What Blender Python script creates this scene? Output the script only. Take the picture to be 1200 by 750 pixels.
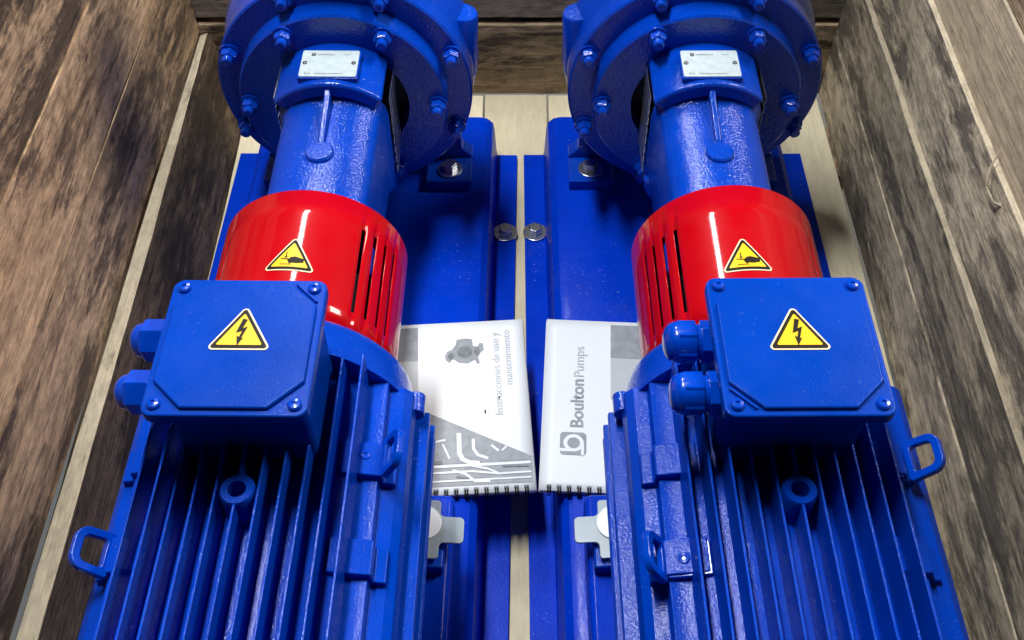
import bpy, bmesh, math, random
from mathutils import Vector, Matrix, noise
R = math.radians
scene = bpy.context.scene
for o in list(bpy.data.objects):
    bpy.data.objects.remove(o, do_unlink=True)
col = scene.collection

# ------------------------------------------------------------------ camera
CAM_H = 0.97
PITCH = 51.2
cam_d = bpy.data.cameras.new('camera')
cam = bpy.data.objects.new('camera', cam_d); col.objects.link(cam)
cam.location = (0, 0, CAM_H)
cam.rotation_euler = (R(90 - PITCH), 0, 0)
cam_d.sensor_width = 36
cam_d.lens = 36 * 1250 / 1200
cam_d.shift_x = -10 / 1200
cam_d.clip_start = 0.01; cam_d.clip_end = 100
scene.camera = cam

# ------------------------------------------------------------------ light
w = bpy.data.worlds.new('World'); scene.world = w; w.use_nodes = True
w.node_tree.nodes['Background'].inputs[0].default_value = (0.75, 0.87, 1.0, 1)
w.node_tree.nodes['Background'].inputs[1].default_value = 0.004
def area(name, loc, sx, sy, energy, color, rot=(0, 0, 0)):
    d = bpy.data.lights.new(name, 'AREA'); d.shape = 'RECTANGLE'; d.size = sx; d.size_y = sy
    d.energy = energy; d.color = color
    o = bpy.data.objects.new(name, d); col.objects.link(o); o.location = loc; o.rotation_euler = rot
    return o
area('tube_lamp', (-0.34, 0.98, 2.0), 0.14, 0.72, 39, (0.94, 0.98, 1.0))
area('tube_lamp', (-0.42, 2.55, 2.0), 0.17, 1.2, 40, (0.94, 0.98, 1.0))
area('tube_lamp', (1.45, 1.42, 1.95), 0.60, 0.85, 66, (1.0, 0.93, 0.83))
vs = scene.view_settings
vs.view_transform = 'Standard'; vs.look = 'None'; vs.exposure = 0.0; vs.gamma = 1.0
vs.use_curve_mapping = False
scene.render.engine = 'CYCLES'

# ------------------------------------------------------------------ materials
def new_mat(name):
    m = bpy.data.materials.new(name); m.use_nodes = True
    nt = m.node_tree
    return m, nt, nt.nodes['Principled BSDF']
def N(nt, typ, **kw):
    n = nt.nodes.new(typ)
    for k, v in kw.items():
        if k in n.inputs: n.inputs[k].default_value = v
        else: setattr(n, k, v)
    return n
def L(nt, a, b): nt.links.new(a, b)
def ramp(nt, stops, interp='LINEAR'):
    r = nt.nodes.new('ShaderNodeValToRGB'); cr = r.color_ramp; cr.interpolation = interp
    while len(cr.elements) < len(stops): cr.elements.new(0.5)
    for e, (p, c) in zip(cr.elements, stops):
        e.position = p; e.color = (c[0], c[1], c[2], 1) if not isinstance(c, float) else (c, c, c, 1)
    return r
def mix(nt, fac, a, b, mode='MIX'):
    m = nt.nodes.new('ShaderNodeMix'); m.data_type = 'RGBA'; m.blend_type = mode
    for sock, v in ((0, fac), (6, a), (7, b)):
        if hasattr(v, 'is_linked') or hasattr(v, 'links'): L(nt, v, m.inputs[sock])
        elif sock == 0: m.inputs[0].default_value = v
        else: m.inputs[sock].default_value = (v[0], v[1], v[2], 1)
    return m.outputs[2]

def paint(name, c, rough=0.28, peel=0.12, peel_scale=260, coat=0.35, var=0.12, speck=0.0, spec=0.35, coat_rough=0.08):
    m, nt, p = new_mat(name)
    tc = N(nt, 'ShaderNodeTexCoord')
    nz = N(nt, 'ShaderNodeTexNoise', Scale=14.0, Detail=5.0, Roughness=0.6); L(nt, tc.outputs['Object'], nz.inputs['Vector'])
    rp = ramp(nt, [(0.3, (c[0]*(1-var), c[1]*(1-var), c[2]*(1-var))), (0.7, (min(1, c[0]*(1+var)), min(1, c[1]*(1+var)), min(1, c[2]*(1+var))))])
    L(nt, nz.outputs['Fac'], rp.inputs['Fac'])
    colr = rp.outputs['Color']
    if speck > 0:
        n3 = N(nt, 'ShaderNodeTexNoise', Scale=420.0, Detail=2.0, Roughness=0.5); L(nt, tc.outputs['Object'], n3.inputs['Vector'])
        n4 = N(nt, 'ShaderNodeTexNoise', Scale=9.0, Detail=4.0, Roughness=0.6); L(nt, tc.outputs['Object'], n4.inputs['Vector'])
        ma = N(nt, 'ShaderNodeMath', operation='MULTIPLY_ADD'); L(nt, n4.outputs['Fac'], ma.inputs[0]); ma.inputs[1].default_value = 0.30; L(nt, n3.outputs['Fac'], ma.inputs[2])
        r3 = ramp(nt, [(0.865, 0.0), (0.91, speck)]); L(nt, ma.outputs[0], r3.inputs['Fac'])
        colr = mix(nt, r3.outputs['Color'], colr, (0.40, 0.52, 0.75))
        # thin grey film of dust in broad patches
        n5 = N(nt, 'ShaderNodeTexNoise', Scale=22.0, Detail=7.0, Roughness=0.7); L(nt, tc.outputs['Object'], n5.inputs['Vector'])
        r6 = ramp(nt, [(0.55, 0.0), (0.80, 0.03)]); L(nt, n5.outputs['Fac'], r6.inputs['Fac'])
        colr = mix(nt, r6.outputs['Color'], colr, (0.30, 0.36, 0.45))
    L(nt, colr, p.inputs['Base Color'])
    nr = N(nt, 'ShaderNodeTexNoise', Scale=35.0, Detail=6.0); L(nt, tc.outputs['Object'], nr.inputs['Vector'])
    rr = ramp(nt, [(0.3, rough * 0.75), (0.75, min(1.0, rough * 1.45))]); L(nt, nr.outputs['Fac'], rr.inputs['Fac'])
    L(nt, rr.outputs['Color'], p.inputs['Roughness'])
    n2 = N(nt, 'ShaderNodeTexNoise', Scale=float(peel_scale), Detail=2.0); L(nt, tc.outputs['Object'], n2.inputs['Vector'])
    bp = N(nt, 'ShaderNodeBump', Strength=peel, Distance=0.0015); L(nt, n2.outputs['Fac'], bp.inputs['Height'])
    L(nt, bp.outputs['Normal'], p.inputs['Normal'])
    p.inputs['Specular IOR Level'].default_value = spec; p.inputs['Coat Weight'].default_value = coat; p.inputs['Coat Roughness'].default_value = coat_rough
    L(nt, bp.outputs['Normal'], p.inputs['Coat Normal'])
    return m
BLUE = (0.0, 0.046, 0.44)
M = {}
M['cast'] = paint('blue_cast_paint', BLUE, 0.30, 0.42, 480, 0.85, speck=0.12, spec=0.05, coat_rough=0.05)
M['fin'] = paint('blue_motor_paint', BLUE, 0.28, 0.20, 520, 0.12, speck=0.22, spec=0.05)
M['sheet'] = paint('blue_sheet_paint', (0.0, 0.034, 0.48), 0.30, 0.08, 400, 0.06, speck=0.35, spec=0.06)
M['lid'] = paint('blue_box_paint', (0.0002, 0.044, 0.38), 0.26, 0.10, 900, 0.08, speck=0.08, spec=0.05)
M['gland'] = paint('blue_plastic', (0.0002, 0.050, 0.47), 0.22, 0.05, 200, 0.35, spec=0.2)
M['red'] = paint('red_guard_paint', (0.44, 0.0006, 0.005), 0.35, 0.01, 60, 0.60, var=0.06, spec=0.05)
def plain(name, c, rough=0.5, metal=0.0, noise_amt=0.08, scale=60.0, spec=0.5):
    m, nt, p = new_mat(name)
    tc = N(nt, 'ShaderNodeTexCoord')
    nz = N(nt, 'ShaderNodeTexNoise', Scale=scale, Detail=4.0); L(nt, tc.outputs['Object'], nz.inputs['Vector'])
    a = noise_amt
    rp = ramp(nt, [(0.3, tuple(v*(1-a) for v in c)), (0.7, tuple(min(1, v*(1+a)) for v in c))]); L(nt, nz.outputs['Fac'], rp.inputs['Fac'])
    L(nt, rp.outputs['Color'], p.inputs['Base Color'])
    p.inputs['Roughness'].default_value = rough; p.inputs['Metallic'].default_value = metal
    p.inputs['Specular IOR Level'].default_value = spec
    return m
M['steel'] = plain('zinc_steel', (0.62, 0.64, 0.66), 0.28, 1.0, 0.15, 200)
M['plate'] = plain('nameplate_metal', (0.46, 0.54, 0.58), 0.5, 0.15, 0.10, 120)
M['ink'] = plain('grey_ink', (0.10, 0.11, 0.12), 0.6)
M['dark'] = plain('dark_bore', (0.006, 0.006, 0.008), 0.6)
M['shaft'] = plain('dark_steel', (0.10, 0.10, 0.11), 0.4, 0.9)
M['yellow'] = plain('sign_yellow', (0.82, 0.52, 0.012), 0.4, 0, 0.03, spec=0.25)
M['signedge'] = plain('sign_edge', (0.80, 0.66, 0.42), 0.4, 0, 0.03)
M['black'] = plain('sign_black', (0.010, 0.007, 0.004), 0.5, spec=0.15)
M['paper'] = plain('paper', (0.77, 0.80, 0.83), 0.45, 0, 0.02, 20)
M['print1'] = plain('print_light_grey', (0.46, 0.49, 0.52), 0.45, 0, 0.04)
M['print2'] = plain('print_mid_grey', (0.27, 0.29, 0.32), 0.45, 0, 0.16, 110)
M['print3'] = plain('print_dark_grey', (0.16, 0.18, 0.20), 0.45, 0, 0.25, 160)
M['tag'] = plain('clear_plastic', (0.38, 0.46, 0.50), 0.3, 0, 0.06)
M['tag'].node_tree.nodes['Principled BSDF'].inputs['Transmission Weight'].default_value = 0.35
M['white'] = plain('white_plastic', (0.78, 0.82, 0.85), 0.35, 0, 0.03)
M['concrete'] = plain('concrete', (0.12, 0.12, 0.12), 0.9, 0, 0.3, 8)

def wood(name, light, mid, dark, dark_amt=0.5, axis=1, rough=0.75, grain=1.0, stain=1.0):
    """weathered plank: grain runs along local axis `axis`"""
    m, nt, p = new_mat(name)
    tc = N(nt, 'ShaderNodeTexCoord'); oi = N(nt, 'ShaderNodeObjectInfo')
    add = N(nt, 'ShaderNodeVectorMath', operation='MULTIPLY_ADD')
    comb = N(nt, 'ShaderNodeCombineXYZ')
    sc = N(nt, 'ShaderNodeMath', operation='MULTIPLY'); sc.inputs[1].default_value = 37.0
    L(nt, oi.outputs['Random'], sc.inputs[0])
    for i in range(3): L(nt, sc.outputs[0], comb.inputs[i])
    L(nt, tc.outputs['Object'], add.inputs[0]); add.inputs[1].default_value = (1, 1, 1); L(nt, comb.outputs[0], add.inputs[2])
    def mapped(sl, sx):
        mp = N(nt, 'ShaderNodeMapping'); s = [sx, sx, sx]; s[axis] = sl
        mp.inputs['Scale'].default_value = s; L(nt, add.outputs[0], mp.inputs['Vector']); return mp.outputs[0]
    # warp
    n_big = N(nt, 'ShaderNodeTexNoise', Scale=1.0, Detail=3.0, Roughness=0.55, Distortion=0.3); L(nt, mapped(1.5, 14), n_big.inputs['Vector'])
    n_mid = N(nt, 'ShaderNodeTexNoise', Scale=1.0, Detail=5.0, Roughness=0.68, Distortion=0.35); L(nt, mapped(4.0, 60), n_mid.inputs['Vector'])
    n_fine = N(nt, 'ShaderNodeTexNoise', Scale=1.0, Detail=6.0, Roughness=0.85, Distortion=0.0); L(nt, mapped(18, 380), n_fine.inputs['Vector'])
    n_spot = N(nt, 'ShaderNodeTexNoise', Scale=1.0, Detail=4.0, Roughness=0.6, Distortion=0.3); L(nt, mapped(18, 100), n_spot.inputs['Vector'])
    n_st = N(nt, 'ShaderNodeTexNoise', Scale=1.0, Detail=9.0, Roughness=0.76, Distortion=0.25); L(nt, mapped(3.6, 15), n_st.inputs['Vector'])
    n_mot = N(nt, 'ShaderNodeTexNoise', Scale=1.0, Detail=8.0, Roughness=0.72); L(nt, mapped(40, 95), n_mot.inputs['Vector'])
    r1 = ramp(nt, [(0.36, mid), (0.60, light)]); L(nt, n_big.outputs['Fac'], r1.inputs['Fac'])
    th = 0.34 + 0.22 * dark_amt
    rs = ramp(nt, [(th - 0.05, 1.0), (th + 0.025, 0.0)]); L(nt, n_st.outputs['Fac'], rs.inputs['Fac'])
    c = mix(nt, rs.outputs['Color'], r1.outputs['Color'], dark)
    r2 = ramp(nt, [(0.32, 0.45), (0.60, 1.0)]); L(nt, n_mid.outputs['Fac'], r2.inputs['Fac'])
    c = mix(nt, 0.55 * stain, c, r2.outputs['Color'], 'MULTIPLY')
    r3 = ramp(nt, [(0.30, 0.50), (0.58, 1.0)]); L(nt, n_fine.outputs['Fac'], r3.inputs['Fac'])
    c = mix(nt, 0.62 * grain, c, r3.outputs['Color'], 'MULTIPLY')
    r5 = ramp(nt, [(0.36, 0.42), (0.60, 1.14)]); L(nt, n_mot.outputs['Fac'], r5.inputs['Fac'])
    c = mix(nt, 0.80 * grain, c, r5.outputs['Color'], 'MULTIPLY')
    r4 = ramp(nt, [(0.27, 0.12), (0.37, 1.0)]); L(nt, n_spot.outputs['Fac'], r4.inputs['Fac'])
    c = mix(nt, 0.75 * stain, c, r4.outputs['Color'], 'MULTIPLY')
    # per plank value shift
    hs = N(nt, 'ShaderNodeHueSaturation'); mr = N(nt, 'ShaderNodeMapRange'); L(nt, oi.outputs['Random'], mr.inputs[0])
    mr.inputs[3].default_value = 0.78; mr.inputs[4].default_value = 1.14
    L(nt, mr.outputs[0], hs.inputs['Value']); L(nt, c, hs.inputs['Color'])
    L(nt, hs.outputs['Color'], p.inputs['Base Color'])
    p.inputs['Roughness'].default_value = rough; p.inputs['Specular IOR Level'].default_value = 0.25
    b1 = N(nt, 'ShaderNodeBump', Strength=0.5, Distance=0.002); L(nt, n_fine.outputs['Fac'], b1.inputs['Height'])
    b2 = N(nt, 'ShaderNodeBump', Strength=0.5, Distance=0.006); L(nt, n_mid.outputs['Fac'], b2.inputs['Height']); L(nt, b1.outputs['Normal'], b2.inputs['Normal'])
    L(nt, b2.outputs['Normal'], p.inputs['Normal'])
    return m
M['w_tan'] = wood('wood_warm_tan', (0.82, 0.57, 0.345), (0.72, 0.485, 0.285), (0.24, 0.165, 0.11), 0.44)
M['w_brown'] = wood('wood_weathered_brown', (0.74, 0.515, 0.315), (0.54, 0.37, 0.225), (0.17, 0.12, 0.082), 0.76)
M['w_grey'] = wood('wood_weathered_grey', (0.74, 0.61, 0.43), (0.60, 0.49, 0.345), (0.21, 0.175, 0.135), 0.72)
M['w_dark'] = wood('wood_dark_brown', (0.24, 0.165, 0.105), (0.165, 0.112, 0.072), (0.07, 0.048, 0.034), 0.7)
M['w_greylight'] = wood('wood_grey_tan', (0.72, 0.57, 0.39), (0.62, 0.49, 0.33), (0.34, 0.27, 0.18), 0.2, stain=0.6, grain=0.6)
M['w_pale'] = wood('wood_pale', (0.74, 0.62, 0.45), (0.62, 0.51, 0.36), (0.36, 0.29, 0.20), 0.4, stain=0.45, grain=0.6)
M['w_pine'] = wood('wood_pale_pine', (0.90, 0.79, 0.56), (0.86, 0.74, 0.50), (0.72, 0.58, 0.38), 0.1, grain=0.22, stain=0.18)
M['w_endA'] = wood('wood_end_brown', (0.54, 0.40, 0.25), (0.38, 0.27, 0.165), (0.11, 0.078, 0.052), 0.62, axis=0)
M['w_endB'] = wood('wood_end_grey', (0.36, 0.30, 0.24), (0.30, 0.245, 0.19), (0.20, 0.16, 0.12), 0.4, axis=0, stain=0.5)

# ------------------------------------------------------------------ mesh helpers
def box(bm, x0, x1, y0, y1, z0, z1):
    v = [bm.verts.new(p) for p in ((x0,y0,z0),(x1,y0,z0),(x1,y1,z0),(x0,y1,z0),(x0,y0,z1),(x1,y0,z1),(x1,y1,z1),(x0,y1,z1))]
    for f in ((0,3,2,1),(4,5,6,7),(0,1,5,4),(1,2,6,5),(2,3,7,6),(3,0,4,7)): bm.faces.new([v[i] for i in f])
def frame_from(d):
    d = Vector(d).normalized()
    a = Vector((0, 0, 1)) if abs(d.z) < 0.9 else Vector((1, 0, 0))
    u = d.cross(a).normalized(); v = d.cross(u).normalized()
    return d, u, v
def lathe(bm, o, d, prof, seg=48, rot=0.0, close=True):
    """prof: list of (t along d, radius)"""
    d, u, v = frame_from(d); o = Vector(o); rings = []
    for t, r in prof:
        if r < 1e-6: rings.append([bm.verts.new(o + d * t)]); continue
        rings.append([bm.verts.new(o + d * t + (u * math.cos(rot + 2*math.pi*i/seg) + v * math.sin(rot + 2*math.pi*i/seg)) * r) for i in range(seg)])
    for a, b in zip(rings, rings[1:]):
        for i in range(seg):
            j = (i + 1) % seg
            if len(a) == 1 and len(b) == 1: continue
            if len(a) == 1: bm.faces.new((a[0], b[i], b[j]))
            elif len(b) == 1: bm.faces.new((a[i], a[j], b[0]))
            else: bm.faces.new((a[i], a[j], b[j], b[i]))
    if close:
        if len(rings[0]) > 1: bm.faces.new(rings[0])
        if len(rings[-1]) > 1: bm.faces.new(rings[-1])
def cyl(bm, p0, p1, r, seg=20, r2=None, rot=0.0):
    p0 = Vector(p0); p1 = Vector(p1)
    lathe(bm, p0, p1 - p0, [(0, r), ((p1 - p0).length, r if r2 is None else r2)], seg, rot)
def extrude_poly(bm, pts, to3, t0, t1):
    """pts 2D polygon; to3(u, v, t) -> 3D"""
    a = [bm.verts.new(to3(u, v, t0)) for u, v in pts]; b = [bm.verts.new(to3(u, v, t1)) for u, v in pts]
    n = len(pts)
    bm.faces.new(a); bm.faces.new(list(reversed(b)))
    for i in range(n): bm.faces.new((a[i], b[i], b[(i+1) % n], a[(i+1) % n]))
def rounded(pts, r, seg=5):
    out = []; n = len(pts)
    for i in range(n):
        p = Vector(pts[i]); a = Vector(pts[i-1]); b = Vector(pts[(i+1) % n])
        rr = r[i] if isinstance(r, (list, tuple)) else r
        if rr <= 0: out.append(tuple(p)); continue
        da = (a - p).normalized(); db = (b - p).normalized()
        ang = da.angle(db); t = rr / math.tan(ang / 2)
        c = p + (da + db).normalized() * (rr / math.sin(ang / 2))
        s = p + da * t - c; e = p + db * t - c
        for k in range(seg + 1):
            q = s.lerp(e, k / seg).normalized() * rr
            out.append(tuple(c + q))
    return out
def finish(bm, name, mat, parent=None, smooth=40, bevel=0.0, bseg=2, solid=0.0):
    bmesh.ops.recalc_face_normals(bm, faces=bm.faces[:])
    me = bpy.data.meshes.new(name); bm.to_mesh(me); bm.free()
    me.materials.append(mat)
    if smooth:
        me.shade_smooth(); me.set_sharp_from_angle(angle=R(smooth))
    return link(name, me, parent, bevel, bseg, solid)
def link(name, me, parent=None, bevel=0.0, bseg=2, solid=0.0, loc=None):
    o = bpy.data.objects.new(name, me); col.objects.link(o)
    if parent: o.parent = parent
    if loc is not None: o.location = loc
    if solid:
        s = o.modifiers.new('solid', 'SOLIDIFY'); s.thickness = solid; s.offset = -1
    if bevel:
        b = o.modifiers.new('bevel', 'BEVEL'); b.width = bevel; b.segments = bseg; b.limit_method = 'ANGLE'; b.angle_limit = R(35); b.harden_normals = True
    return o
def tag(o, label, cat, group=None, kind=None):
    if label: o['label'] = label
    if cat: o['category'] = cat
    if group: o['group'] = group
    if kind: o['kind'] = kind
def empty(name, loc, rz=0):
    o = bpy.data.objects.new(name, None); col.objects.link(o); o.location = loc; o.rotation_euler = (0, 0, rz); o.empty_display_size = 0.1
    return o
def decal(name, polys, mapf, mat, parent, sub=0):
    """flat print: 2D polygons mapped on a surface"""
    bm = bmesh.new()
    for pts in polys:
        bm.faces.new([bm.verts.new((u, v, 0)) for u, v in pts])
    bmesh.ops.triangulate(bm, faces=bm.faces[:])
    if sub:
        for _ in range(sub):
            bmesh.ops.subdivide_edges(bm, edges=bm.edges[:], cuts=1, use_grid_fill=True)
    for v in bm.verts: v.co = mapf(v.co.x, v.co.y)
    me = bpy.data.meshes.new(name); bm.to_mesh(me); bm.free(); me.materials.append(mat)
    return link(name, me, parent)

# ------------------------------------------------------------------ setting: concrete below, crate round it
bm = bmesh.new(); box(bm, -3, 3, -3, 4, -0.20, -0.12)
g = finish(bm, 'floor', M['concrete'], smooth=0); tag(g, None, None, kind='structure')

crate = empty('wooden_crate', (0, 0.5, -0.12))
tag(crate, 'open crate of weathered planks with pale pine floor holding both pumps', 'crate')
def plank(name, mat, x0, x1, y0, y1, z0, z1, axis, seed, wob=0.0015, seg=30, pale_faces=False):
    """a plank along axis (0 = x, 1 = y); its long edges wander a little"""
    rnd = random.Random(seed); bm = bmesh.new()
    c = Vector(((x0+x1)/2, (y0+y1)/2, (z0+z1)/2)); h = Vector(((x1-x0)/2, (y1-y0)/2, (z1-z0)/2))
    cross = [i for i in range(3) if i != axis]; rings = []
    for k in range(seg + 1):
        t = -1 + 2 * k / seg; ring = []
        for q, (a, b) in enumerate(((-1,-1),(1,-1),(1,1),(-1,1))):
            p = Vector((0, 0, 0)); p[axis] = t * h[axis]
            pos = t * h[axis] * 6
            na = noise.noise((pos, seed * 3.1 + q, 0.3)) + 0.5 * noise.noise((pos * 4, seed * 1.7 + q, 9.1))
            nb = noise.noise((pos, seed * 2.3 + q, 5.7)) + 0.5 * noise.noise((pos * 4, seed * 0.7 + q, 3.3))
            p[cross[0]] = a * h[cross[0]] + na * wob; p[cross[1]] = b * h[cross[1]] + nb * wob
            ring.append(bm.verts.new(p))
        rings.append(ring)
    for r0, r1 in zip(rings, rings[1:]):
        for i in range(4): bm.faces.new((r0[i], r0[(i+1) % 4], r1[(i+1) % 4], r1[i]))
    bm.faces.new(rings[0]); bm.faces.new(rings[-1])
    if pale_faces:
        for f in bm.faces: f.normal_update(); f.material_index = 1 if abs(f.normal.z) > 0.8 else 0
    o = finish(bm, name, mat, crate, smooth=45, bevel=0.0016, bseg=2)
    if pale_faces: o.data.materials.append(M['w_pale'])
    o.location = c - crate.location
    return o
YB0, YB1 = -0.02, 1.188
# left wall: the lowest plank stands proud and forms the pale ledge
low = plank('wall_plank', M['w_dark'], -0.4153, -0.3893, YB0, YB1 - 0.001, -0.0072, 0.1028, 1, 10, pale_faces=True)   # leans inwards at its foot
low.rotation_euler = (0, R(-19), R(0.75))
left = [(0.106, 0.2295, -0.4270, 'w_brown'), (0.2305, 0.345, -0.4268, 'w_tan'), (0.346, 0.462, -0.4266, 'w_brown'), (0.463, 0.58, -0.4265, 'w_tan')]
for i, (z0, z1, x, m) in enumerate(left):
    plank('wall_plank', M[m], x - 0.026, x, YB0, YB1 - 0.001, z0, z1, 1, 11 + i)
right = [(0.0, 0.0990, 0.418, 'w_grey'), (0.1005, 0.203, 0.4190, 'w_grey'), (0.2040, 0.312, 0.4245, 'w_grey'),
         (0.3130, 0.409, 0.4295, 'w_greylight'), (0.4105, 0.515, 0.4310, 'w_brown'), (0.516, 0.60, 0.4315, 'w_greylight')]
for i, (z0, z1, x, m) in enumerate(right):
    plank('wall_plank', M[m], x, x + 0.026, YB0, YB1 - 0.001, z0, z1, 1, 30 + i, pale_faces=(i != 0))
end = [(0.0, 0.115, 0.0, 'w_endA'), (0.123, 0.245, 0.004, 'w_endB'), (0.248, 0.37, 0.002, 'w_endA'), (0.372, 0.49, 0.003, 'w_endB'), (0.492, 0.60, 0.002, 'w_endA')]
for i, (z0, z1, dy, m) in enumerate(end):
    plank('wall_plank', M[m], -0.455, 0.465, YB1 + dy, YB1 + dy + 0.025, z0, z1, 0, 50 + i)
xs = [-0.405, -0.317, -0.229, -0.140, -0.051, 0.0375, 0.127, 0.216, 0.305, 0.417]
for i, (a, b) in enumerate(zip(xs, xs[1:])):
    plank('floor_plank', M['w_pine'], a + 0.0012, b - 0.0012, YB0, YB1 - 0.001, -0.024, -0.0005 - 0.0007 * (i % 2), 1, 70 + i, wob=0.0006)
for i, y in enumerate((0.12, 0.62, 1.1)):
    plank('floor_skid', M['w_brown'], -0.43, 0.44, y - 0.05, y + 0.05, -0.115, -0.026, 0, 90 + i)

bm = bmesh.new()
sp = [Vector((0.4285, 0.665, 0.300)), Vector((0.420, 0.675, 0.297)), Vector((0.416, 0.690, 0.302)), Vector((0.419, 0.702, 0.315)), Vector((0.427, 0.712, 0.326))]
for a, b, r in zip(sp, sp[1:], (0.0014, 0.0013, 0.0011, 0.0008)): cyl(bm, a - crate.location, b - crate.location, r, 6, r * 0.9)
finish(bm, 'splinter', M['w_pale'], crate, smooth=60)

# ------------------------------------------------------------------ shared small pieces
ZA = 0.247            # shaft axis height
_cache = {}
def shared(key, build):
    if key not in _cache: _cache[key] = build()
    return _cache[key]
def mesh_of(bm, name, mat, smooth=40):
    bmesh.ops.recalc_face_normals(bm, faces=bm.faces[:])
    me = bpy.data.meshes.new(name); bm.to_mesh(me); bm.free(); me.materials.append(mat)
    me.shade_smooth(); me.set_sharp_from_angle(angle=R(smooth)); return me
def nut_mesh():
    bm = bmesh.new()   # hex nut on a washer face with stud end, pointing -Y
    lathe(bm, (0, 0, 0), (0, -1, 0), [(0, 0.0106), (0.0022, 0.0106)], 24)
    lathe(bm, (0, 0, 0), (0, -1, 0), [(0.0022, 0.0086), (0.009, 0.0086), (0.0105, 0.0072)], 6, rot=0.3)
    lathe(bm, (0, 0, 0), (0, -1, 0), [(0.0105, 0.0055), (0.0165, 0.0055), (0.0178, 0.0042)], 16)
    return mesh_of(bm, 'nut', M['cast'])
def hexbolt_mesh():
    bm = bmesh.new()   # washer + hex head, pointing +Z
    lathe(bm, (0, 0, 0), (0, 0, 1), [(0, 0.0150), (0.0024, 0.0150), (0.0028, 0.0146)], 32)
    lathe(bm, (0, 0, 0), (0, 0, 1), [(0.0028, 0.0088), (0.0102, 0.0088), (0.0112, 0.0076)], 6, rot=0.4)
    return mesh_of(bm, 'bolt', M['steel'])
def screw_mesh(mat):
    bm = bmesh.new()   # pan head with cross recess
    lathe(bm, (0, 0, 0), (0, 0, 1), [(0, 0.0046), (0.0016, 0.0046), (0.0028, 0.0036), (0.0031, 0.0016), (0.0020, 0.0012)], 20)
    return mesh_of(bm, 'screw', mat, 30)
def tri_pts(s, r):
    h = s * math.sqrt(3) / 2
    return rounded([(-s/2, -h/3), (s/2, -h/3), (0, 2*h/3)], r, 5)
BOLT = [(-0.02, 0.50), (0.12, 0.46), (0.02, 0.14), (0.16, 0.20), (0.03, -0.24), (0.10, -0.20), (-0.05, -0.50), (-0.11, -0.14), (-0.04, -0.19), (0.03, 0.04), (-0.15, -0.03)]
HAND = [(-0.30, 0.055), (-0.06, 0.03), (0.0, 0.10), (0.12, 0.13), (0.22, 0.10), (0.40, 0.05), (0.40, -0.09), (0.20, -0.13), (0.05, -0.12), (-0.02, -0.16), (-0.06, -0.10), (-0.10, 0.0), (-0.30, 0.03)]
ARROW = [[(-0.17, 0.30), (-0.14, 0.30), (-0.14, 0.12), (-0.10, 0.12), (-0.155, 0.06), (-0.21, 0.12), (-0.17, 0.12)], [(-0.30, -0.20), (0.05, -0.20), (0.05, -0.18), (-0.30, -0.18)]]
def warning_sign(parent, mapf, s, symbol, sub):
    """mapf(u, v, lift) puts the sticker on its surface"""
    e = decal('warning_sticker', [tri_pts(s, s*0.06)], lambda u, v: mapf(u, v, 0.0004), M['signedge'], parent, sub)
    decal('sticker_border', [tri_pts(s*0.90, s*0.035)], lambda u, v: mapf(u, v, 0.0007), M['black'], parent, sub)
    decal('sticker_field', [tri_pts(s*0.715, s*0.02)], lambda u, v: mapf(u, v, 0.0010), M['yellow'], parent, sub)
    if symbol == 'bolt': polys = [[(u*s*0.52, v*s*0.52 + s*0.04) for u, v in BOLT]]
    else: polys = [[(u*s*0.62, v*s*0.62 - s*0.03) for u, v in p] for p in [HAND] + ARROW]
    decal('sticker_symbol', polys, lambda u, v: mapf(u, v, 0.0013), M['black'], parent, sub)

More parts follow.
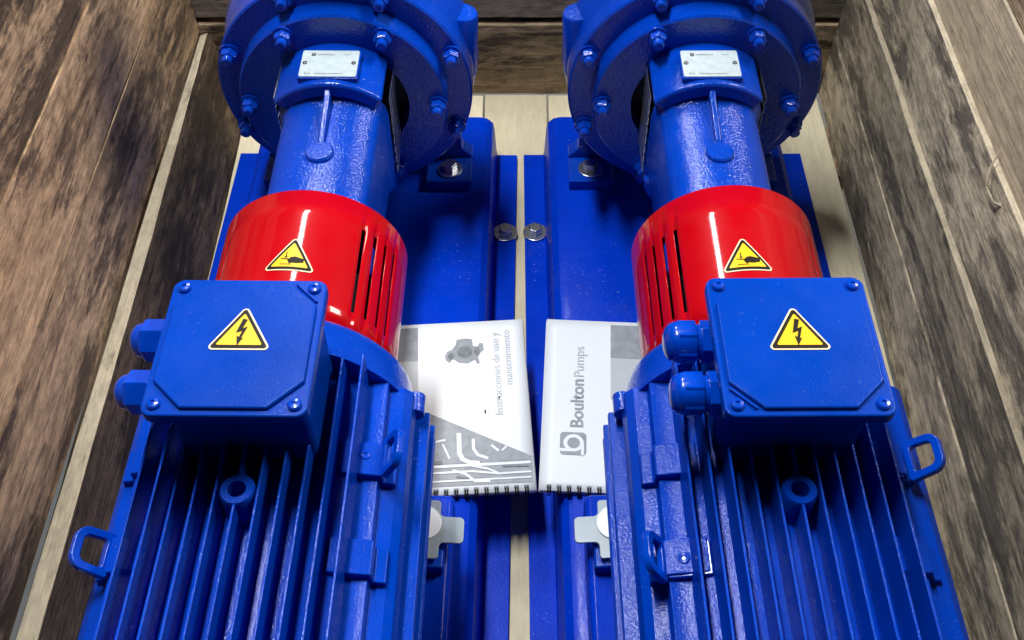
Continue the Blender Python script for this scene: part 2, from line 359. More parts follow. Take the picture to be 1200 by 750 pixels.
# ------------------------------------------------------------------ pump set
def pump_set(X, rz, left, label):
    P = empty('pump_set', (X, 0, 0), rz)
    tag(P, label, 'pump', 'blue pump sets in the crate')
    s_in = 1 if left else -1            # side facing the other pump

    # --- base frame: folded channel with outward flanges
    bm = bmesh.new()
    hw, fl, zt, th = 0.148, 0.1770, 0.070, 0.005
    outer = [(-fl, 0.0055), (-hw - 0.003, 0.0055), (-hw - 0.002, 0.012), (-hw, 0.052), (-hw + 0.002, 0.061), (-hw + 0.009, 0.068), (-hw + 0.018, zt)]
    prof = outer + [(-x, z) for x, z in reversed(outer)]
    fo = 0.190                         # the outer flange is a little wider
    prof[0 if left else -1] = (-fo if left else fo, 0.0055)
    inner = [(x * 1.0 + (th if x < 0 else -th) * (0 if abs(x) > hw + 0.0035 else 1), z - (th if True else 0)) for x, z in prof]
    pts = prof + list(reversed(inner))
    extrude_poly(bm, pts, lambda u, v, t: (u, t, v), 0.06, 1.058)
    base = finish(bm, 'base_frame', M['sheet'], P, smooth=30, bevel=0.0008)
    for sx in (-1, 1):
        for y in (0.915, 0.20):
            link('bolt', shared('hexbolt', hexbolt_mesh), base, bevel=0.0006, loc=(sx * 0.1640, y, 0.0056)).rotation_euler = (0, 0, random.Random(X + y + sx).uniform(0, 1))
    # motor pedestal
    bm = bmesh.new(); box(bm, -0.127, 0.127, 0.10, 0.488, 0.0702, 0.112)
    finish(bm, 'motor_pedestal', M['sheet'], P, smooth=30, bevel=0.006, bseg=3)

    # --- motor
    y0, y1 = 0.235, 0.478
    prof_r = [(0.078, 0.060), (0.098, 0.046), (0.104, 0.040), (0.106, 0.026), (0.100, 0.020), (0.100, 0.014), (0.115, 0.012), (0.1155, 0.007), (0.100, 0.004), (0.100, -0.004), (0.118, -0.006), (0.118, -0.011),
              (0.100, -0.014), (0.100, -0.024), (0.117, -0.026), (0.117, -0.031), (0.098, -0.034), (0.098, -0.046), (0.110, -0.048), (0.110, -0.053), (0.092, -0.056), (0.070, -0.088), (0.0, -0.092)]
    body = [(0.0, 0.074), (0.030, 0.072), (0.055, 0.067), (0.074, 0.0590), (0.0870, 0.0585), (0.0875, 0.0480)] + prof_r[1:]
    wide = 1.0 if left else 1.065
    full = [(x * (wide if x > 0.095 else 1.0), z) for x, z in body] + [(-x, z) for x, z in reversed(body[1:-1])]
    bm = bmesh.new()
    extrude_poly(bm, full, lambda u, v, t: (u, t, ZA + v), y0, y1)
    motor = finish(bm, 'motor', M['fin'], P, smooth=28, bevel=0.0009)
    # top fins
    for k in range(-5, 6):
        x = k * 0.0142
        top = 0.1005 - 0.0085 * (abs(x) / 0.071) ** 2
        bot = 0.064 if abs(k) < 4 else 0.052
        def mk(top=top, bot=bot, k=k):
            bm = bmesh.new()
            a, b = 0.0013, 0.0009
            ye = y1 - 0.002 if abs(k) == 5 else y1 - 0.008
            pts = [(-a, bot), (a, bot), (b, top), (-b, top)]
            extrude_poly(bm, pts, lambda u, v, t: (u, t, v), y0 + 0.001, ye)
            return mesh_of(bm, 'fin', M['fin'], 28)
        if k == 0:
            for a0, b0 in ((y0 + 0.001, 0.3455), (0.3685, y1 - 0.008)):
                bm = bmesh.new()
                extrude_poly(bm, [(-0.0013, bot), (0.0013, bot), (0.0009, top), (-0.0009, top)], lambda u, v, t: (u, t, ZA + v), a0, b0)
                finish(bm, 'fin', M['fin'], motor, smooth=28, bevel=0.0005)
        else:
            link('fin', shared(('fin', k), mk), motor, bevel=0.0005, bseg=2, loc=(x, 0, ZA))
    # end shield towards the pump
    bm = bmesh.new(); lathe(bm, (0, y1, ZA), (0, 1, 0), [(-0.004, 0.105), (0.006, 0.1035), (0.022, 0.1), (0.030, 0.098), (0.036, 0.092), (0.040, 0.080), (0.044, 0.074)], 72)
    finish(bm, 'end_shield', M['cast'], motor, smooth=35)
    # end shield ears with round bolt bosses (corner posts beside the fins)
    for sx in (-1, 1):
        for dz in (0.046, -0.05):
            bm = bmesh.new(); cyl(bm, (sx*0.105, y1 - 0.012, ZA + dz - 0.020), (sx*0.105, y1 + 0.006, ZA + dz - 0.020), 0.0075, 20)
            finish(bm, 'bolt_boss', M['cast'], motor, smooth=35, bevel=0.001)
    # lifting boss ring on the middle fin
    bm = bmesh.new(); lathe(bm, (0, 0.357, ZA + 0.070), (0, 0, 1), [(0, 0.0130), (0.028, 0.0120), (0.0300, 0.0108), (0.0300, 0.0062), (0.016, 0.0056)], 32)
    finish(bm, 'lifting_boss', M['fin'], motor, smooth=35)
    # cast pads joining the fins, a lug on two of them
    lugs = [(-1, 0.326, 44, 0.028, 0.088), (1, 0.405, 58, 0.026, 0.090)] if left else [(1, 0.400, 44, 0.028, 0.092), (-1, 0.324, 58, 0.026, 0.090)]
    for sx in (-1, 1):
        for y in (0.326, 0.402):
            bm = bmesh.new()
            extrude_poly(bm, [(0.058, 0.052), (0.0985, 0.040), (0.0985, 0.0520), (0.090, 0.0535), (0.0895, 0.0640), (0.060, 0.0690)],
                         lambda u, v, t: (sx * u, t, ZA + v), y - 0.013, y + 0.013)
            finish(bm, 'lug_pad', M['fin'], motor, smooth=30, bevel=0.0012)
    for sx, y, la, ll, lx in lugs:
        ring_o = rounded([(0.0, -0.0165), (ll, -0.0150), (ll, 0.0150), (0.0, 0.0165)], [0.003, 0.010, 0.010, 0.003], 6)
        ring_i = rounded([(0.0055, -0.0105), (ll - 0.0065, -0.0092), (ll - 0.0065, 0.0092), (0.0055, 0.0105)], [0.003, 0.0045, 0.0045, 0.003], 6)
        ca, sa = math.cos(R(la)), math.sin(R(la))
        def to3(u, v, t): return (sx * (lx + u*ca - t*sa), y + v, ZA + 0.0600 + u*sa + t*ca)
        bm = bmesh.new(); n = len(ring_o)
        for t0, flip in ((-0.0028, 0), (0.0028, 1)):
            a = [bm.verts.new(to3(u, v, t0)) for u, v in ring_o]; b = [bm.verts.new(to3(u, v, t0)) for u, v in ring_i]
            for i in range(n): bm.faces.new((a[i], a[(i+1) % n], b[(i+1) % n], b[i]))
            if flip:
                for i in range(n):
                    j = (i+1) % n
                    bm.faces.new((a[i], a[j], pa[j], pa[i])); bm.faces.new((b[i], b[j], pb[j], pb[i]))
            pa, pb = a, b
        lug = finish(bm, 'lifting_lug', M['gland'], motor, smooth=35, bevel=0.0012)
        bm = bmesh.new(); extrude_poly(bm, [(0.0585, 0.0655), (0.0800, 0.0605), (0.0875, 0.0595), (0.0875, 0.0555), (0.0795, 0.0565), (0.0580, 0.0615)], lambda u, v, t: (sx * u, t, ZA + v + 0.003), y - 0.0125, y + 0.0125)
        finish(bm, 'lug_foot', M['gland'], lug, smooth=30, bevel=0.001)
        sc = link('screw', shared('screw_blue', lambda: screw_mesh(M['gland'])), lug, loc=(sx * 0.0765, y, ZA + 0.0643)); sc.rotation_euler = (0, sx * R(13), 0)
    # fan cowl at the near end
    bm = bmesh.new()
    lathe(bm, (0, 0.235, ZA), (0, -1, 0), [(-0.002, 0.112), (0.012, 0.113), (0.070, 0.111), (0.082, 0.104), (0.086, 0.094), (0.086, 0.0)], 64)
    cowl = finish(bm, 'fan_cowl', M['sheet'], motor, smooth=35)
    for a in (-8, 60, -60):
        bm = bmesh.new(); d = Vector((math.sin(R(a)), 0, math.cos(R(a)))); c = Vector((0, 0.226, ZA)) + d * 0.1125
        lathe(bm, c, d, [(0, 0.0058), (0.004, 0.0058), (0.0052, 0.0046)], 6)
        finish(bm, 'screw', M['gland'], cowl, smooth=30)
    # motor feet
    for sx in (-1, 1):
        for yy in (0.27, 0.43):
            bm = bmesh.new()
            extrude_poly(bm, [(0.060, -0.134), (0.122, -0.134), (0.122, -0.122), (0.098, -0.118), (0.088, -0.060), (0.060, -0.060)], lambda u, v, t: (sx*u, t, ZA + v), yy - 0.022, yy + 0.022)
            finish(bm, 'motor_foot', M['fin'], motor, smooth=30, bevel=0.002)
    # plastic tag and disc at the inner foot
    zt = 0.1285
    cross = rounded([(-0.019, -0.0125), (0.002, -0.0125), (0.002, -0.028), (0.013, -0.028), (0.013, 0.028), (0.002, 0.028), (0.002, 0.0125), (-0.019, 0.0125)], [0.004, 0.004, 0.003, 0, 0, 0.003, 0.004, 0.004], 4)
    bm = bmesh.new(); extrude_poly(bm, cross, lambda u, v, t: (-s_in * (u - 0.1195) , 0.441 + v, zt + t + 0.10 * (u + 0.02)), 0, 0.0022)
    tg = finish(bm, 'plastic_tag', M['tag'], P, smooth=35, bevel=0.0005)
    bm = bmesh.new(); lathe(bm, (s_in*0.1025, 0.446, 0.1335), (s_in*0.10, 0, 1), [(0, 0.0165), (0.0025, 0.0165)], 36)
    finish(bm, 'plastic_disc', M['white'], tg, smooth=35, bevel=0.0006)

    # --- terminal box
    lx0, lx1, ly0, ly1, lz = (-0.0535 if left else -0.0565), 0.0535, 0.3745, (0.4885 if left else 0.491), 0.410
    bm = bmesh.new()
    bot = rounded([(lx0+0.006, ly0+0.018), (lx1-0.006, ly0+0.018), (lx1-0.006, ly1-0.010), (lx0+0.006, ly1-0.010)], 0.008, 4)
    extrude_poly(bm, bot, lambda u, v, t: (u, v, t), ZA + 0.080, lz - 0.0125)
    tb = finish(bm, 'terminal_box', M['lid'], P, smooth=35, bevel=0.001)
    bm = bmesh.new()
    lid_p = rounded([(lx0, ly0), (lx1, ly0), (lx1, ly1), (lx0, ly1)], 0.008, 6)
    extrude_poly(bm, lid_p, lambda u, v, t: (u, v, t), lz - 0.012, lz - 0.0025)
    lid = finish(bm, 'lid', M['lid'], tb, smooth=35, bevel=0.0016, bseg=3)
    # raised octagonal panel of the lid
    c = 0.021; ins = 0.0045
    q = [(lx0+ins+c, ly0+ins), (lx1-ins-c, ly0+ins), (lx1-ins, ly0+ins+c), (lx1-ins, ly1-ins-c), (lx1-ins-c, ly1-ins), (lx0+ins+c, ly1-ins), (lx0+ins, ly1-ins-c), (lx0+ins, ly0+ins+c)]
    bm = bmesh.new(); extrude_poly(bm, rounded(q, 0.003, 3), lambda u, v, t: (u, v, t), lz - 0.0027, lz + 0.0006)
    panel = finish(bm, 'lid_panel', M['lid'], tb, smooth=35, bevel=0.0022, bseg=3)
    # small ridge outside one corner
    cx, cy = (lx1 - ins, ly1 - ins) if left else (lx0 + ins, ly0 + ins)
    sg = -1 if left else 1
    bm = bmesh.new(); o = 0.0045
    a = Vector((cx + sg*(c - o), cy + sg*0.0005, 0)); b = Vector((cx + sg*0.0005, cy + sg*(c - o), 0))
    d = (b - a).normalized(); nrm = Vector((-d.y, d.x, 0)) * 0.0008
    extrude_poly(bm, [tuple((a + nrm)[:2]), tuple((b + nrm)[:2]), tuple((b - nrm)[:2]), tuple((a - nrm)[:2])], lambda u, v, t: (u, v, t), lz - 0.0027, lz - 0.0005)
    finish(bm, 'lid_ridge', M['lid'], tb, smooth=35, bevel=0.0004)
    for sx, sy in ((lx0+0.0085, ly0+0.0085), (lx1-0.0085, ly0+0.0085), (lx1-0.0085, ly1-0.0085), (lx0+0.0085, ly1-0.0085)):
        link('screw', shared('screw_blue', lambda: screw_mesh(M['gland'])), tb, loc=(sx, sy, lz - 0.0026))
    warning_sign(tb, lambda u, v, t: Vector((u + (0.002 if left else -0.001), 0.437 + v, lz + 0.0006 + t)), 0.0435, 'bolt', 0)
    # cable glands on the -X side
    for yy in (0.456, 0.412):
        bm = bmesh.new(); gx = lx0 + 0.006; gz = 0.379
        lathe(bm, (gx, yy, gz), (-1, 0, 0), [(0, 0.0135), (0.009, 0.0135)], 28)
        if left:
            lathe(bm, (gx, yy, gz), (-1, 0, 0), [(0.010, 0.0140), (0.0112, 0.0153), (0.0268, 0.0153), (0.028, 0.0140)], 6, rot=0.35)
            lathe(bm, (gx, yy, gz), (-1, 0, 0), [(0.0125, 0.0128), (0.027, 0.0128), (0.032, 0.0115), (0.0350, 0.0088), (0.0368, 0.005), (0.0372, 0.0)], 32)
        else:
            lathe(bm, (gx, yy, gz), (-1, 0, 0), [(0.002, 0.0155), (0.0095, 0.0155)], 6, rot=0.5)
            lathe(bm, (gx, yy, gz), (-1, 0, 0), [(0.013, 0.0155), (0.026, 0.0155)], 6, rot=0.2)
            lathe(bm, (gx, yy, gz), (-1, 0, 0), [(0.013, 0.0145), (0.027, 0.0145), (0.031, 0.0130), (0.0335, 0.0100), (0.0350, 0.006), (0.0352, 0.0)], 32)
        lathe(bm, (gx, yy, gz), (-1, 0, 0), [(0.008, 0.0125), (0.0135, 0.0125)], 24)
        finish(bm, 'cable_gland', M['gland'], tb, smooth=35, bevel=0.0007)

    # --- coupling guard with slots
    gy0, gy1, gr = 0.515, (0.658 if left else 0.664), 0.0820
    cuts = set(range(-180, 180, 4)); slots = []
    for s in (-1, 1):
        for a in ((40, 49, 58, 67) if s == s_in else (52, 61, 70, 79)):
            c0, c1 = s*a - 1.35, s*a + 1.35; slots.append((c0, c1)); cuts |= {c0, c1}
            cuts -= {v for v in list(cuts) if c0 < v < c1 or (abs(v - c0) < 0.6 and v != c0) or (abs(v - c1) < 0.6 and v != c1)}
    cuts = sorted(cuts); ys = [gy0, 0.539, 0.630, gy1]
    bm = bmesh.new(); grid = [[bm.verts.new((gr*math.sin(R(a)), y, ZA + gr*math.cos(R(a)))) for a in cuts] for y in ys]
    nc = len(cuts)
    for i in range(nc):
        j = (i + 1) % nc; mid = (cuts[i] + (cuts[j] if j else 180)) / 2
        for k in range(3):
            if k == 1 and any(c0 < mid < c1 for c0, c1 in slots): continue
            bm.faces.new((grid[k][i], grid[k][j], grid[k+1][j], grid[k+1][i]))
    guard = finish(bm, 'coupling_guard', M['red'], P, smooth=40, solid=0.002)
    bm = bmesh.new(); lathe(bm, (0, gy1 - 0.004, ZA), (0, 1, 0), [(0, 0.0798), (0, 0.055), (0.002, 0.055), (0.002, 0.0798)], 64, close=False)
    finish(bm, 'end_ring', M['red'], guard, smooth=30)
    bm = bmesh.new(); lathe(bm, (0, gy0 - 0.02, ZA), (0, 1, 0), [(0, 0.04), (0.03, 0.04), (0.03, 0.058), (0.11, 0.058), (0.11, 0.03), (0.16, 0.03)], 32)
    finish(bm, 'coupling', M['shaft'], P, smooth=30)
    def on_guard(u, v, t):
        a = u / gr; r = gr + t
        return Vector((r*math.sin(a), 0.5785 + v, ZA + r*math.cos(a)))
    sr = R(-2.5 if left else 1.5); cs, sn = math.cos(sr), math.sin(sr)
    def turned(u, v, t): return on_guard(u*cs - v*sn + (0.001 if left else -0.002), u*sn + v*cs, t)
    warning_sign(guard, turned, 0.0425, 'hand', 3)

    # --- bearing bracket
    hwid = 0.0485
    sec = [(-0.040, -0.075), (0.038, -0.075), (0.0475, -0.060), (hwid, 0.026), (0.0462, 0.038), (0.037, 0.0475), (0.020, 0.0535), (0.0, 0.055)]
    sec = sec + [(-x, z) for x, z in reversed(sec[2:-1])]
    bm = bmesh.new(); rings = []
    for y, k in ((0.640, 0.985), (0.80, 1.0), (0.812, 1.06), (0.818, 1.14)):
        rings.append([bm.verts.new((x*k, y, ZA + z*k)) for x, z in sec])
    for a, b in zip(rings, rings[1:]):
        for i in range(len(sec)):
            j = (i+1) % len(sec); bm.faces.new((a[i], a[j], b[j], b[i]))
    bm.faces.new(rings[0]); bm.faces.new(rings[-1])
    brk = finish(bm, 'bearing_bracket', M['cast'], P, smooth=50)
    s = brk.modifiers.new('bevel', 'BEVEL'); s.width = 0.003; s.segments = 3; s.limit_method = 'ANGLE'; s.angle_limit = R(30)
    # lantern: upper and lower shells leave a window on each side
    for up in (1, -1):
        bm = bmesh.new(); pts = []
        span = 47
        for a in range(-span, span + 1, 6): pts.append((0.0765*math.sin(R(a)), 0.0765*math.cos(R(a))))
        for a in range(span - 2, -span - 1, -6): pts.append((0.060*math.sin(R(a)), 0.060*math.cos(R(a))))
        extrude_poly(bm, pts, lambda u, v, t: (u, t, ZA + up * v), 0.806, 0.872)
        finish(bm, 'lantern_shell', M['cast'], brk, smooth=40, bevel=0.004, bseg=3)
    # rib and round pad on top
    bm = bmesh.new(); extrude_poly(bm, [(0.744, 0.050), (0.81, 0.050), (0.81, 0.072), (0.80, 0.066), (0.752, 0.0600), (0.746, 0.0575)], lambda u, v, t: (t, u, ZA + v), -0.0032, 0.0032)
    finish(bm, 'rib', M['cast'], brk, smooth=30, bevel=0.0018, bseg=3)
    bm = bmesh.new(); lathe(bm, (0, 0.7345, ZA + 0.050), (0, 0, 1), [(0, 0.0135), (0.0062, 0.0130), (0.0078, 0.0115), (0.0080, 0.0)], 32)
    finish(bm, 'oil_plug', M['cast'], brk, smooth=30)
    # perforated window guards
    for sx in (-1, 1):
        bm = bmesh.new()
        for k in range(8):
            zz = ZA - 0.046 + k * 0.0125
            box(bm, sx*0.0560, sx*0.0566, 0.818, 0.868, zz, zz + 0.0085)
        wg = finish(bm, 'window_guard', M['steel'], brk, smooth=0)
    # nameplate
    bm = bmesh.new()
    npz = ZA + 0.0785; tilt = -0.02
    extrude_poly(bm, rounded([(-0.029, 0.8135), (0.029, 0.8135), (0.029, 0.8555), (-0.029, 0.8555)], 0.002, 3), lambda u, v, t: (u, v, npz + t), -0.006, -0.0010)
    pad = finish(bm, 'nameplate_pad', M['cast'], brk, smooth=30, bevel=0.0006)
    bm = bmesh.new(); extrude_poly(bm, rounded([(-0.0275, 0.8150), (0.0275, 0.8150), (0.0275, 0.8545), (-0.0275, 0.8545)], 0.002, 3), lambda u, v, t: (u, v, npz + t), -0.0012, 0.0002)
    finish(bm, 'nameplate', M['plate'], brk, smooth=30, bevel=0.0003)
    marks = [[(-0.0185, 0.8455), (-0.0145, 0.8455), (-0.0145, 0.8500), (-0.0185, 0.8500)]]
    decal('nameplate_logo', marks, lambda u, v: Vector((u, v, npz + 0.0005)), M['ink'], brk)
    for u0, u1, v0, v1 in ((-0.013, 0.004, 0.8472, 0.8484), (-0.013, 0.014, 0.8186, 0.8195), (-0.022, -0.020, 0.8180, 0.8205), (-0.0185, -0.017, 0.8180, 0.8205), (0.012, 0.019, 0.8475, 0.8480)):
        decal('nameplate_print', [[(u0, v0), (u1, v0), (u1, v1), (u0, v1)]], lambda u, v: Vector((u, v, npz + 0.0005)), M['print2'], brk)
    for sx in (-1, 1):
        bm = bmesh.new(); lathe(bm, (sx*0.0235, 0.835, npz), (0, 0, 1), [(0, 0.0023), (0.001, 0.0021), (0.0018, 0.0010), (0.0019, 0)], 16)
        finish(bm, 'rivet', M['shaft'], brk, smooth=40)
    # support foot under the bracket
    bm = bmesh.new(); extrude_poly(bm, [(-0.030, -0.172), (0.030, -0.172), (0.030, -0.16), (0.014, -0.155), (0.014, -0.07), (-0.014, -0.07), (-0.014, -0.155), (-0.030, -0.16)], lambda u, v, t: (u, t, ZA + v), 0.70, 0.73)
    finish(bm, 'support_foot', M['cast'], brk, smooth=30, bevel=0.002)

    # --- pump casing
    bm = bmesh.new()
    lathe(bm, (0, 0.892, ZA), (0, 1, 0), [(0.0, 0.072), (0.0, 0.1305), (0.002, 0.1325), (0.020, 0.1325), (0.022, 0.1305), (0.023, 0.126), (0.030, 0.128), (0.045, 0.134), (0.065, 0.137), (0.085, 0.132),
          (0.10, 0.125), (0.112, 0.095), (0.12, 0.06), (0.135, 0.052), (0.165, 0.052), (0.172, 0.058), (0.172, 0.0825), (0.190, 0.0825), (0.190, 0.033)], 96, close=False)
    cas = finish(bm, 'pump_casing', M['cast'], P, smooth=40)
    bm = bmesh.new()
    lathe(bm, (0, 0.870, ZA), (0, 1, 0), [(0.026, 0.066), (0.0, 0.068), (0.0, 0.1055), (0.002, 0.1075), (0.0235, 0.1085)], 96, close=False)
    finish(bm, 'cover_plate', M['cast'], cas, smooth=40)
    bm = bmesh.new(); lathe(bm, (0, 0.893, ZA), (0, 1, 0), [(0, 0.072), (0.002, 0.0)], 40)
    finish(bm, 'seal_chamber', M['dark'], cas, smooth=30)
    bm = bmesh.new(); cyl(bm, (0, 0.79, ZA), (0, 0.892, ZA), 0.017, 28)
    finish(bm, 'shaft', M['shaft'], P, smooth=30)
    for i in range(8):
        a = R(22.5 + 45*i); o = link('nut', shared('nut', nut_mesh), cas, loc=(0.1225*math.sin(a), 0.892, ZA + 0.1225*math.cos(a))); o.rotation_euler = (0, a*3.3, 0)
    for i in range(6):
        a = R(30 + 60*i); o = link('nut', shared('nut', nut_mesh), cas, loc=(0.0975*math.sin(a), 0.870, ZA + 0.0975*math.cos(a))); o.rotation_euler = (0, a*2.7, 0)
    # discharge nozzle and side bosses
    bm = bmesh.new()
    lathe(bm, (0, 0.957, ZA + 0.11), (0, 0, 1), [(0, 0.050), (0.05, 0.040), (0.085, 0.037), (0.092, 0.040), (0.092, 0.075), (0.110, 0.075), (0.110, 0.025)], 56, close=False)
    finish(bm, 'discharge_nozzle', M['cast'], cas, smooth=35, bevel=0.001)
    for sx in (s_in,):
        bm = bmesh.new(); d = Vector((sx*0.12, 0, 1)).normalized()
        lathe(bm, Vector((sx*0.114, 0.945, ZA - 0.01)), d, [(0, 0.022), (0.068, 0.0165), (0.0705, 0.0150), (0.0705, 0.0)], 28)
        finish(bm, 'casing_boss', M['cast'], cas, smooth=35)
    # feet of the casing
    for sx in (-1, 1):
        bm = bmesh.new()
        extrude_poly(bm, [(0.070, -0.1768), (0.122, -0.1768), (0.124, -0.162), (0.112, -0.150), (0.108, -0.06), (0.070, -0.06)], lambda u, v, t: (sx*u, t, ZA + v), 0.968, 0.988)
        extrude_poly(bm, [(0.070, -0.1768), (0.124, -0.1768), (0.124, -0.163), (0.070, -0.163)], lambda u, v, t: (sx*u, t, ZA + v), 0.925, 0.9675)
        finish(bm, 'casing_foot', M['cast'], cas, smooth=30, bevel=0.002)
        link('bolt', shared('hexbolt', hexbolt_mesh), cas, bevel=0.0006, loc=(sx*0.098, 0.945, ZA - 0.1628))
    return P
random.seed(4)
pump_set(-0.1925, R(-0.6), True, 'left blue pump set with red coupling guard, beside the warm brown plank wall')
pump_set(0.1885, R(0.4), False, 'right blue pump set with red coupling guard, beside the grey plank wall')

# ------------------------------------------------------------------ manuals
def text_mesh(body, size, bold=0.0):
    cu = bpy.data.curves.new('print', 'FONT'); cu.body = body; cu.size = size; cu.offset = bold; cu.resolution_u = 3
    to = bpy.data.objects.new('print', cu); col.objects.link(to)
    dg = bpy.context.evaluated_depsgraph_get(); dg.update()
    me = bpy.data.meshes.new_from_object(to.evaluated_get(dg)); bpy.data.objects.remove(to, do_unlink=True)
    return me
def put_text(name, body, length, mat, parent, u, v, z, bold=0.0, size_y=None):
    """text that reads along +v, its top towards -u; `length` is its extent along v"""
    me = text_mesh(body, 1.0, bold)
    x0 = min(p.co.x for p in me.vertices); x1 = max(p.co.x for p in me.vertices)
    k = length / (x1 - x0); ky = size_y if size_y else k
    for p in me.vertices:
        a, b = (p.co.x - x0) * k, p.co.y * ky
        p.co = (u - b, v + a, z)
    me.materials.clear(); me.materials.append(mat)
    return link(name, me, parent)
def manual(corner, rz, sgn, label):
    """corner: spine corner nearest the gap; sgn +1 book runs to +X, -1 to -X"""
    E = empty('spiral_manual', corner, rz)
    tag(E, label, 'manual', 'spiral bound manuals between the pumps')
    Wd, Dp, T = 0.285, 0.208, 0.005
    rnd = random.Random(int(sgn) + 5)
    # a few leaves, the cover a little warped
    def sheet(name, z, mat, dx=0, dy=0):
        bm = bmesh.new(); nx, ny = 24, 16; g = []
        for j in range(ny + 1):
            row = []
            for i in range(nx + 1):
                a, b = i / nx, j / ny
                zz = z + 0.0022 * (b ** 2) * (1 - a) * (1 if 'cover' in name else 0.4) + 0.0006 * noise.noise((a*4, b*3, sgn * 3 + z * 50))
                row.append(bm.verts.new((sgn * (a * Wd + dx), b * Dp + dy, zz)))
            g.append(row)
        for j in range(ny):
            for i in range(nx): bm.faces.new((g[j][i], g[j][i+1], g[j+1][i+1], g[j+1][i]))
        return finish(bm, name, mat, E, smooth=60, solid=0.0004)
    for k in range(6): sheet('page', 0.0006 + k * 0.0007, M['paper'], rnd.uniform(-0.0008, 0.0008), rnd.uniform(-0.0006, 0.0006))
    cover = sheet('front_cover', T, M['paper'])
    def zc(u, v):
        a, b = abs(u) / Wd, max(0, v) / Dp
        return T + 0.0022 * b * b * (1 - a) + 0.0006 * noise.noise((a*4, b*3, sgn * 3 + T * 50))
    def fix(o, lift):
        for p in o.data.vertices: p.co.z = zc(p.co.x, p.co.y) + lift
        return o
    def pr(name, polys, mat, lift=0.0004, sub=3):
        return decal(name, polys, lambda u, v: Vector((u, v, zc(u, v) + lift)), mat, cover, sub)
    # spiral rings along the spine
    def ring():
        bm = bmesh.new(); rr, wr = 0.0042, 0.0008; n, m2 = 20, 6; g = []
        for i in range(n):
            a = 2*math.pi*i/n; c = Vector((0, math.cos(a)*rr, math.sin(a)*rr)); d = Vector((0, math.cos(a), math.sin(a)))
            g.append([bm.verts.new(c + (d*math.cos(2*math.pi*k/m2) + Vector((1, 0, 0))*math.sin(2*math.pi*k/m2))*wr) for k in range(m2)])
        for i in range(n):
            for k in range(m2): bm.faces.new((g[i][k], g[i][(k+1) % m2], g[(i+1) % n][(k+1) % m2], g[(i+1) % n][k]))
        return mesh_of(bm, 'spiral_ring', M['black'], 60)
    for k in range(28):
        for q in (-0.0011, 0.0011):
            link('spiral_ring', shared('ring', ring), E, loc=(sgn * (0.009 + k * 0.0096) + q, 0.0008, 0.0030))
        pr('punch_hole', [[(sgn*(0.009 + k*0.0096) + a, b) for a, b in ((-0.0024, 0.0028), (0.0024, 0.0028), (0.0024, 0.0066), (-0.0024, 0.0066))]], M['print3'], sub=0)
    def rect(u0, u1, v0, v1): return [(u0, v0), (u1, v0), (u1, v1), (u0, v1)]
    if sgn > 0:      # logo side
        fix(put_text('cover_title', 'Boulton', 0.058, M['print2'], cover, 0.0405, 0.0730, 0, 0.018), 0.0005)
        fix(put_text('cover_title', 'Pumps', 0.0385, M['print1'], cover, 0.0405, 0.1345, 0, 0.0), 0.0005)
        # logo: rounded square holding a ring with a stem
        pr('cover_logo', [rounded(rect(0.018, 0.0440, 0.0405, 0.0665), 0.004, 5)], M['print2'], 0.0005, 1)
        def ringpoly(cx, cy, r, n=28): return [(cx + r*math.cos(2*math.pi*i/n), cy + r*math.sin(2*math.pi*i/n)) for i in range(n)]
        pr('cover_logo', [ringpoly(0.0315, 0.0540, 0.0100), rect(0.0180, 0.0315, 0.0440, 0.0475), rect(0.0390, 0.0418, 0.0400, 0.0540)], M['paper'], 0.0008, 1)
        pr('cover_logo', [ringpoly(0.0315, 0.0540, 0.0062)], M['print2'], 0.0011, 1)
        pr('printed_panel', [rect(0.0680, 0.2800, 0.108, 0.2030)], M['print1'], 0.0005, 4)
        pr('printed_panel', [rect(0.0680, 0.2800, 0.160, 0.2030)], M['print2'], 0.0008, 4)
    else:            # picture side
        fix(put_text('cover_line', 'Instrucciones de uso y', 0.104, M['print1'], cover, -0.0270, 0.088, 0, 0.0), 0.0005)
        fix(put_text('cover_line', 'mantenimiento', 0.070, M['print1'], cover, -0.0150, 0.124, 0, 0.0), 0.0005)
        pump = [(-0.088, 0.158), (-0.083, 0.154), (-0.079, 0.160), (-0.071, 0.154), (-0.060, 0.152), (-0.050, 0.157), (-0.047, 0.150), (-0.044, 0.152), (-0.046, 0.160), (-0.043, 0.166), (-0.038, 0.170),
                (-0.039, 0.179), (-0.043, 0.180), (-0.046, 0.175), (-0.052, 0.176), (-0.053, 0.186), (-0.060, 0.187), (-0.062, 0.183), (-0.066, 0.187), (-0.073, 0.186), (-0.075, 0.178), (-0.080, 0.172), (-0.086, 0.170), (-0.089, 0.164)]
        sq = lambda p: [(-0.063 + (u + 0.063) * 0.80, 0.170 + (v - 0.170) * 0.92) for u, v in p]
        pr('pump_picture', [sq(pump)], M['print2'], 0.0005, 2)
        def blob(cx, cy, rx, ry, n=14): return [(cx + rx*math.cos(2*math.pi*i/n), cy + ry*math.sin(2*math.pi*i/n)) for i in range(n)]
        pr('pump_picture', [sq(blob(-0.063, 0.168, 0.010, 0.008)), sq(blob(-0.047, 0.168, 0.004, 0.006)), sq(blob(-0.081, 0.163, 0.004, 0.005))], M['print3'], 0.0008, 1)
        pr('printed_panel', [rect(-0.280, -0.112, 0.108, 0.2030)], M['print1'], 0.0005, 4)
        pr('printed_panel', [rect(-0.280, -0.112, 0.160, 0.2030)], M['print2'], 0.0008, 4)
        # plant photograph: grey field below a slanted edge, pale pipes across it
        top = lambda u: 0.0370 - u * 0.56
        field = [(-0.002, 0.009), (-0.002, top(-0.002)), (-0.150, top(-0.150)), (-0.150, 0.009)]
        pr('plant_picture', [field], M['print2'], 0.0005, 4)
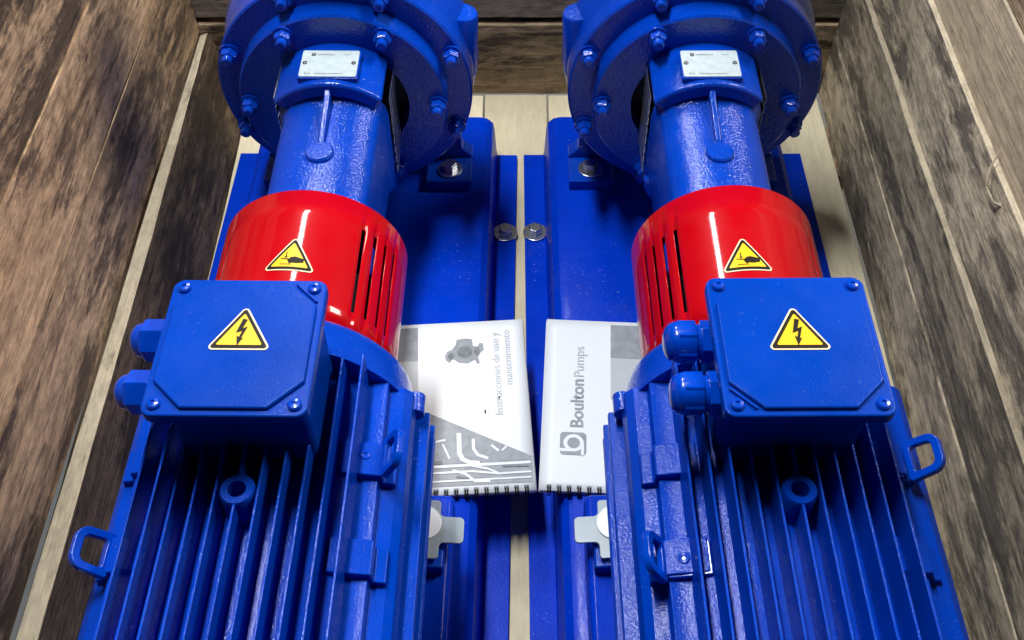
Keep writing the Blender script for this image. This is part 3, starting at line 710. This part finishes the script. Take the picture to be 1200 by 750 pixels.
        pr('plant_picture', [[(-0.004, 0.034), (-0.004, top(-0.004) - 0.003), (-0.150, top(-0.150) - 0.003), (-0.150, 0.034)]], M['print2'], 0.0007, 4)
        def path(pts, wd):
            out = []
            for (a, b) in zip(pts, pts[1:]):
                a, b = Vector(a), Vector(b); d = (b - a).normalized(); n = Vector((-d.y, d.x)) * wd / 2; e = d * wd * 0.3
                out.append([tuple(a - e + n), tuple(b + e + n), tuple(b + e - n), tuple(a - e - n)])
            return out
        def bend(pts): return pts
        pipes = path([(-0.145, 0.031), (-0.004, 0.031)], 0.003) + path([(-0.145, 0.024), (-0.06, 0.024), (-0.035, 0.020), (-0.004, 0.0205)], 0.0022) + path([(-0.145, 0.0145), (-0.004, 0.0145)], 0.0018)
        pipes += path([(-0.072, 0.067), (-0.072, 0.045), (-0.069, 0.038), (-0.062, 0.034), (-0.054, 0.033)], 0.0045)
        pipes += path([(-0.058, 0.060), (-0.058, 0.049), (-0.054, 0.042), (-0.045, 0.038)], 0.0030)
        pipes += path([(-0.078, 0.026), (-0.066, 0.021), (-0.058, 0.013), (-0.044, 0.012)], 0.0024) + path([(-0.060, 0.030), (-0.045, 0.026), (-0.036, 0.021)], 0.0020)
        pipes += path([(-0.097, 0.072), (-0.102, 0.040)], 0.0016) + path([(-0.104, 0.058), (-0.086, 0.061)], 0.0022) + path([(-0.088, 0.056), (-0.082, 0.040)], 0.0018) + path([(-0.040, 0.052), (-0.034, 0.046)], 0.0025) + path([(-0.030, 0.046), (-0.026, 0.050)], 0.002)
        pr('plant_picture', pipes, M['paper'], 0.0010, 1)
        pr('plant_picture', path([(-0.145, 0.035), (-0.09, 0.0355)], 0.004) + path([(-0.075, 0.019), (-0.064, 0.0165)], 0.002) + path([(-0.03, 0.028), (-0.006, 0.027)], 0.002), M['print3'], 0.0012, 1)
        pr('ink_speck', [rect(-0.0455, -0.0440, 0.090, 0.094), rect(-0.0305, -0.029, 0.107, 0.1095)], M['black'], 0.0008, 0)
manual((0.0150, 0.511, 0.0705), R(3.6), -1, 'manual with pump picture and pipework photo, lying left of the gap')
manual((0.0180, 0.511, 0.0705), R(-2.9), 1, 'manual titled Boulton Pumps, lying right of the gap')
